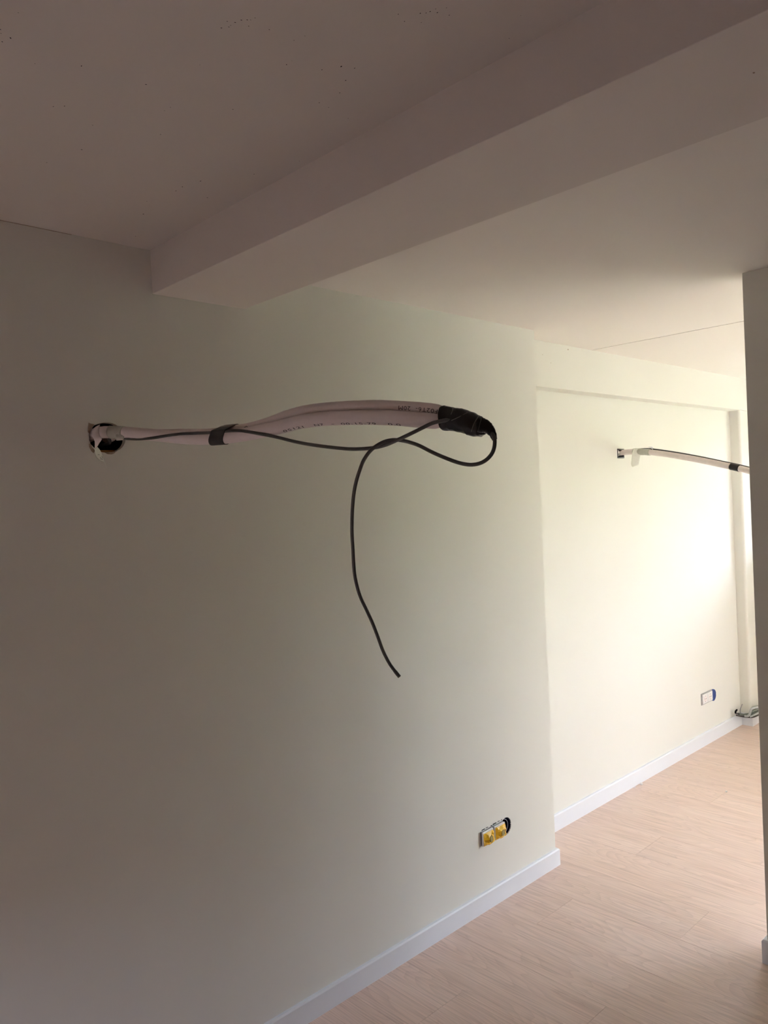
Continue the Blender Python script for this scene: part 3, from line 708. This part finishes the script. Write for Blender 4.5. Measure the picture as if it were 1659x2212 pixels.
# ------------------------------------------------------------------ low wall outlets, near group
def crumpled_cap(parent, cx, cz, w, h, y, seed):
    """folded yellow protective sheet over an outlet insert, pinched out round a flat middle"""
    rnd = random.Random(seed); n = 6; bm = bmesh.new(); g = []
    for j in range(n + 1):
        row = []
        for i in range(n + 1):
            u, v = i / n * 2 - 1, j / n * 2 - 1
            d = max(abs(u - .15), abs(v + .05))
            z = .012 * max(0, 1 - abs(d - .45) / .5) + rnd.uniform(-.0030, .0038) * (0 if max(abs(u), abs(v)) > .99 else 1)
            if v < -.6: z += .004 * rnd.random()
            if j == 0 and i in (3, 4): v -= .12
            row.append(bm.verts.new((cx + u * w / 2, y - .0015 - z, cz + v * h / 2)))
        g.append(row)
    back = {}
    for j in range(n):
        for i in range(n):
            q = (g[j][i], g[j][i + 1], g[j + 1][i + 1], g[j + 1][i])
            if (i + j) % 2: bm.faces.new((q[0], q[1], q[2])); bm.faces.new((q[0], q[2], q[3]))
            else: bm.faces.new((q[0], q[1], q[3])); bm.faces.new((q[1], q[2], q[3]))
    rim = [g[0][i] for i in range(n + 1)] + [g[j][n] for j in range(1, n + 1)] + [g[n][i] for i in range(n - 1, -1, -1)] + [g[j][0] for j in range(n - 1, 0, -1)]
    bk = [bm.verts.new((v.co.x, y + .0005, v.co.z)) for v in rim]
    for k in range(len(rim)):
        bm.faces.new((rim[k], bk[k], bk[(k + 1) % len(rim)], rim[(k + 1) % len(rim)]))
    bm.faces.new(bk[::-1])
    cap = from_bm('yellow_cap', bm, M['yellow'], parent)
    bm = bmesh.new(); a = .0095; hh = .0115
    vs = [bm.verts.new((cx + .002 + dx * a, y - .0150 + .0015 * dy, cz - .001 + dy * hh)) for dx, dy in ((-1, -.8), (-.2, -1), (1, -.5), (1, .8), (.3, 1), (-.8, .7))]
    r = bmesh.ops.extrude_face_region(bm, geom=[bm.faces.new(vs)])
    for v in [e for e in r['geom'] if isinstance(e, bmesh.types.BMVert)]: v.co.y += .004
    from_bm('cap_window', bm, M['olive'], cap)
for k, sx in enumerate(SX):
    t = empty('outlet_insert', (sx, 0, SZ))
    tag(t, ('outlet insert under yellow crumpled cover, the one farther from the open round box',
            'outlet insert under yellow crumpled cover, the one touching the open round box')[k], 'outlet', 'yellow-covered outlets low on the near wall')
    bm = bmesh.new(); bm_box(bm, sx - .0335, sx + .0335, -.0035, -.0002, SZ - .0270, SZ + .0270, .0008, 1)
    from_bm('support_plate', bm, M['greyplastic'], t)
    bm = bmesh.new(); bm_box(bm, sx - .0300, sx + .0300, -.0068, -.0034, SZ - .0225, SZ + .0230, 0)
    from_bm('core', bm, M['darkgap'], t)
    bm = bmesh.new(); bm_box(bm, sx - .0325, sx + .0325, -.0135, -.0066, SZ - .0262, SZ + .0268, .0016, 2)
    from_bm('cover_frame', bm, M['plastic'], t)
    crumpled_cap(t, sx + .001, SZ - .0025, .060, .047, -.0132, 4 + k * 3)
# plaster crumbs and slots along the upper edge of the cut-out
bm = bmesh.new()
for x, z, w, h in ((2.322, .3075, .020, .0028), (2.345, .3085, .012, .002), (2.392, .3085, .022, .0032), (2.418, .3095, .012, .002), (2.437, .3090, .006, .0025), (2.372, .3065, .008, .003)):
    bm_box(bm, x - w / 2, x + w / 2, -.0006, .0008, z - h / 2, z + h / 2)
from_bm('cutout_gap', bm, M['speck'], wall)

def open_box(name, cx, cz, y0, r, depth, body, lip, label, lipoff):
    t = empty(name, (cx, y0, cz)); tag(t, label, 'outlet box')
    def ring(r_, y): return [Vector((cx + r_ * math.cos(2 * math.pi * k / 40), y, cz + r_ * math.sin(2 * math.pi * k / 40))) for k in range(40)]
    bm = bmesh.new(); loft_bm(bm, [ring(r - .0004, y0 + depth + .002), ring(r - .0004, y0 + .003), ring(r - .0022, y0 + .003), ring(r - .0022, y0 + depth)], True)
    from_bm('cup', bm, M[body], t)
    bm = bmesh.new(); rings = []
    for k in range(44):
        a = 2 * math.pi * k / 44; d = Vector((math.cos(a), 0, math.sin(a)))
        c = Vector((cx + lipoff[0], y0 + lipoff[2], cz + lipoff[1])) + d * (r * .80)
        rings.append([c + d * .0013 * math.cos(2 * math.pi * q / 8) + Vector((0, .0013 * math.sin(2 * math.pi * q / 8), 0)) for q in range(8)])
    loft_bm(bm, rings + [rings[0]], False); bmesh.ops.remove_doubles(bm, verts=bm.verts, dist=1e-6)
    from_bm('inner_ring', bm, M[lip], t, True)
    return t
ob = open_box('outlet_box', RX, RZ, 0, RR, .045, 'navy', 'navylip', 'open round navy wall box right of the yellow-covered outlets', (-.004, -.001, .009))
# broken plaster at the lower right rim of the box
bm = bmesh.new()
rnd = random.Random(3)
for k in range(9):
    a = -1.55 + k * .22
    c = Vector((RX + (RR - .001) * math.cos(a), .002, RZ + (RR - .001) * math.sin(a)))
    bmesh.ops.create_icosphere(bm, subdivisions=1, radius=.0016 + .0014 * rnd.random(), matrix=Matrix.Translation(c) @ Matrix.Rotation(k, 4, 'Y') @ Matrix.Diagonal((1.5, .8, .7, 1)))
from_bm('plaster_rim', bm, M['plastic'], ob)

# ------------------------------------------------------------------ far wall outlets
fo = empty('double_outlet', (4.757, YFAR, .283)); tag(fo, 'small white double outlet low on the far wall beside a blue box', 'outlet')
bm = bmesh.new(); bm_box(bm, 4.684, 4.836, YFAR - .004, YFAR - .0002, .249, .320, .0006, 1)
from_bm('support_plate', bm, M['greyplastic'], fo)
for k, x0 in enumerate((4.692, 4.7625)):
    ins = box('insert', x0, x0 + .069, YFAR - .009, YFAR - .0035, .2545, .3125, M['plastic'], fo, .0015)
    bm = bmesh.new(); cx_, cz_ = x0 + .0345, .2835
    bmesh.ops.create_cone(bm, cap_ends=True, segments=20, radius1=.019, radius2=.019, depth=.002, matrix=Matrix.Translation((cx_, YFAR - .0092, cz_)) @ Matrix.Rotation(math.pi / 2, 4, 'X'))
    well = from_bm('socket_well', bm, M['duct'] if False else M['pinktape'], ins)
    bm = bmesh.new()
    for dx in (-.0085, .0085):
        bmesh.ops.create_cone(bm, cap_ends=True, segments=10, radius1=.0035, radius2=.0035, depth=.002, matrix=Matrix.Translation((cx_ + dx, YFAR - .0102, cz_)) @ Matrix.Rotation(math.pi / 2, 4, 'X'))
    bm_box(bm, cx_ - .002, cx_ + .002, YFAR - .0108, YFAR - .0095, cz_ + .013, cz_ + .019); bm_box(bm, cx_ - .002, cx_ + .002, YFAR - .0108, YFAR - .0095, cz_ - .019, cz_ - .013)
    from_bm('contact_hole', bm, M['greyplastic'], well)
bx_ = open_box('outlet_box', BLX, BLZ, YFAR, .0355, .03, 'blue', 'blue', 'blue wall box with its lid at the right edge of the far double outlet', (0, 0, .006))

bm = bmesh.new()                       # blue lid flange standing a little proud of the plaster, with two ears
pf = []
for k in range(36):
    a = 2 * math.pi * k / 36; r_ = .0350 + .0016 * math.cos(2 * a) ** 8 - (.004 if abs(math.sin(a)) < .12 and math.cos(a) > 0 else 0)
    pf.append((BLX + r_ * math.cos(a), BLZ + r_ * math.sin(a)))
f_ = [bm.verts.new((x, YFAR - .0075, z)) for x, z in pf]; b_ = [bm.verts.new((x, YFAR + .004, z)) for x, z in pf]
bm.faces.new(f_)
for k in range(36): bm.faces.new((f_[k], b_[k], b_[(k + 1) % 36], f_[(k + 1) % 36]))
from_bm('box_lid', bm, M['blue'], bx_)

# ------------------------------------------------------------------ far pipe bundle
fb = empty('pipe_bundle', (3.838, YFAR, 1.79)); tag(fb, 'slim foam-insulated pipe drooping from the square hole in the far wall', 'pipes')
fpipe, frF = tube('insulated_pipe', FAR_PIPE, .0145, M['foam'], fb, 24)
pF = [f[0] for f in frF]
sb = [f[0] for f in frF if -.485 < f[0].y < -.437]
if len(sb) > 2: tube('black_band', [sb[0], sb[len(sb) // 2], sb[-1]], .0160, M['tape'], fb, 24)
fcab, _ = tube('control_cable', FAR_CABLE, .0036, M['cable'], None, 12)
tag(fcab, 'thin dark cable lying on top of the far drooping pipe', 'cable')
ff = empty('tape_flag', (3.80, .09, 1.79)); tag(ff, 'blank strip of beige paper tape hanging from the far pipe', 'tape')
ribbon('tape_end', FFLAG_L, FFLAG_R, M['flag'], ff, .0005, .04)
wr = [f[0] for f in frF if .01 < f[0].y < .115]
tube('tape_wrap', [wr[0], wr[len(wr) // 2], wr[-1]], .0172, M['flagwrap'], ff, 24, jitter=.0012, seed=4)
ribbon('wrap_fold', [(3.797, .020, 1.812), (3.800, .005, 1.803), (3.800, -.002, 1.795)], [(3.812, .004, 1.812), (3.808, -.004, 1.802), (3.802, -.006, 1.794)], M['white'], ff, .0006, .2)
# duct mouth in the square hole, stuffed with scrap paper
dm_ = empty('duct_mouth', (3.836, YFAR, 1.79)); tag(dm_, 'dark-edged square duct opening stuffed with white scrap in the far wall', 'duct')
bm = bmesh.new(); x0, x1, z0, z1, tt = 3.801, 3.871, 1.766, 1.8155, .0045
for a in ((x0, x1, z0, z0 + tt), (x0, x1, z1 - tt, z1), (x0, x0 + tt, z0 + tt, z1 - tt), (x1 - tt, x1, z0 + tt, z1 - tt)):
    bm_box(bm, a[0], a[1], YFAR - .002, YFAR + .06, a[2], a[3])
from_bm('duct_rim', bm, M['duct'], dm_)
bm = bmesh.new(); rnd = random.Random(11)
for k in range(5):
    r_ = bmesh.ops.create_icosphere(bm, subdivisions=2, radius=.013, matrix=Matrix.Translation((3.817 + .009 * (k % 3), YFAR + .012 + .003 * k, 1.797 - .008 * (k // 2))))
    for v in r_['verts']: v.co += Vector((rnd.uniform(-1, 1), rnd.uniform(-1, 1), rnd.uniform(-1, 1))) * .003
from_bm('scrap_stuffing', bm, M['plastic'], dm_)

# ------------------------------------------------------------------ loose cables in the far corner
def corner_cable(pts, r, mat, label):
    o, _ = tube('loose_cable', pts, r, M[mat], None, 12, .003); tag(o, label, 'cable', 'loose cables in the far corner'); return o
corner_cable(CC_LOW, .0050, 'browncable', 'dark cable lowest in the tangle over the far corner skirting')
corner_cable(CC_PALE, .0075, 'palecable', 'pale grey cable rising in an S bend by the far pier')
corner_cable(CC_GREEN, .0080, 'greencable', 'grey-green cable running through the middle of the far corner tangle')
corner_cable(CC_WIRE, .0022, 'duct', 'thin grey wire standing upright against the far wall corner')
corner_cable(CC_DARK, .0085, 'greencable', 'short grey-green cable topmost in the tangle on the far pier')
corner_cable(CC_PALE2, .0062, 'palecable', 'short pale cable lying just above the lowest dark one at the pier')
pg = empty('cable_plug', CC_PLUG[2]); tag(pg, 'small black plug end left of the far corner cable tangle', 'plug')
tube('plug_body', CC_PLUG[:3], lambda t: .0062 - .0025 * abs(t - .5), M['speck'], pg, 12, .003)
tube('plug_lead', CC_PLUG[2:], .0042, M['browncable'], pg, 10, .003)

# ------------------------------------------------------------------ crumbs on the floor
def crumb(loc, s, seed, label):
    bm = bmesh.new(); rnd = random.Random(seed)
    r_ = bmesh.ops.create_icosphere(bm, subdivisions=2, radius=s)
    for v in r_['verts']: v.co = Vector((v.co.x * 1.25, v.co.y, v.co.z * .75)) * (1 + rnd.uniform(-.25, .25))
    zmin = min(v.co.z for v in bm.verts)
    for v in bm.verts: v.co += Vector((loc[0], loc[1], -zmin))
    o = from_bm('plaster_crumb', bm, M['plastic']); tag(o, label, 'debris')
crumb((3.862, .170, 0), .0085, 1, 'white plaster crumb against the far wall skirting')
crumb((3.80, .176, 0), .0045, 2, 'tiny plaster bit just left of the larger crumb at the far skirting')
crumb((4.042, -.211, 0), .0048, 3, 'lone white plaster crumb out on the open floor')
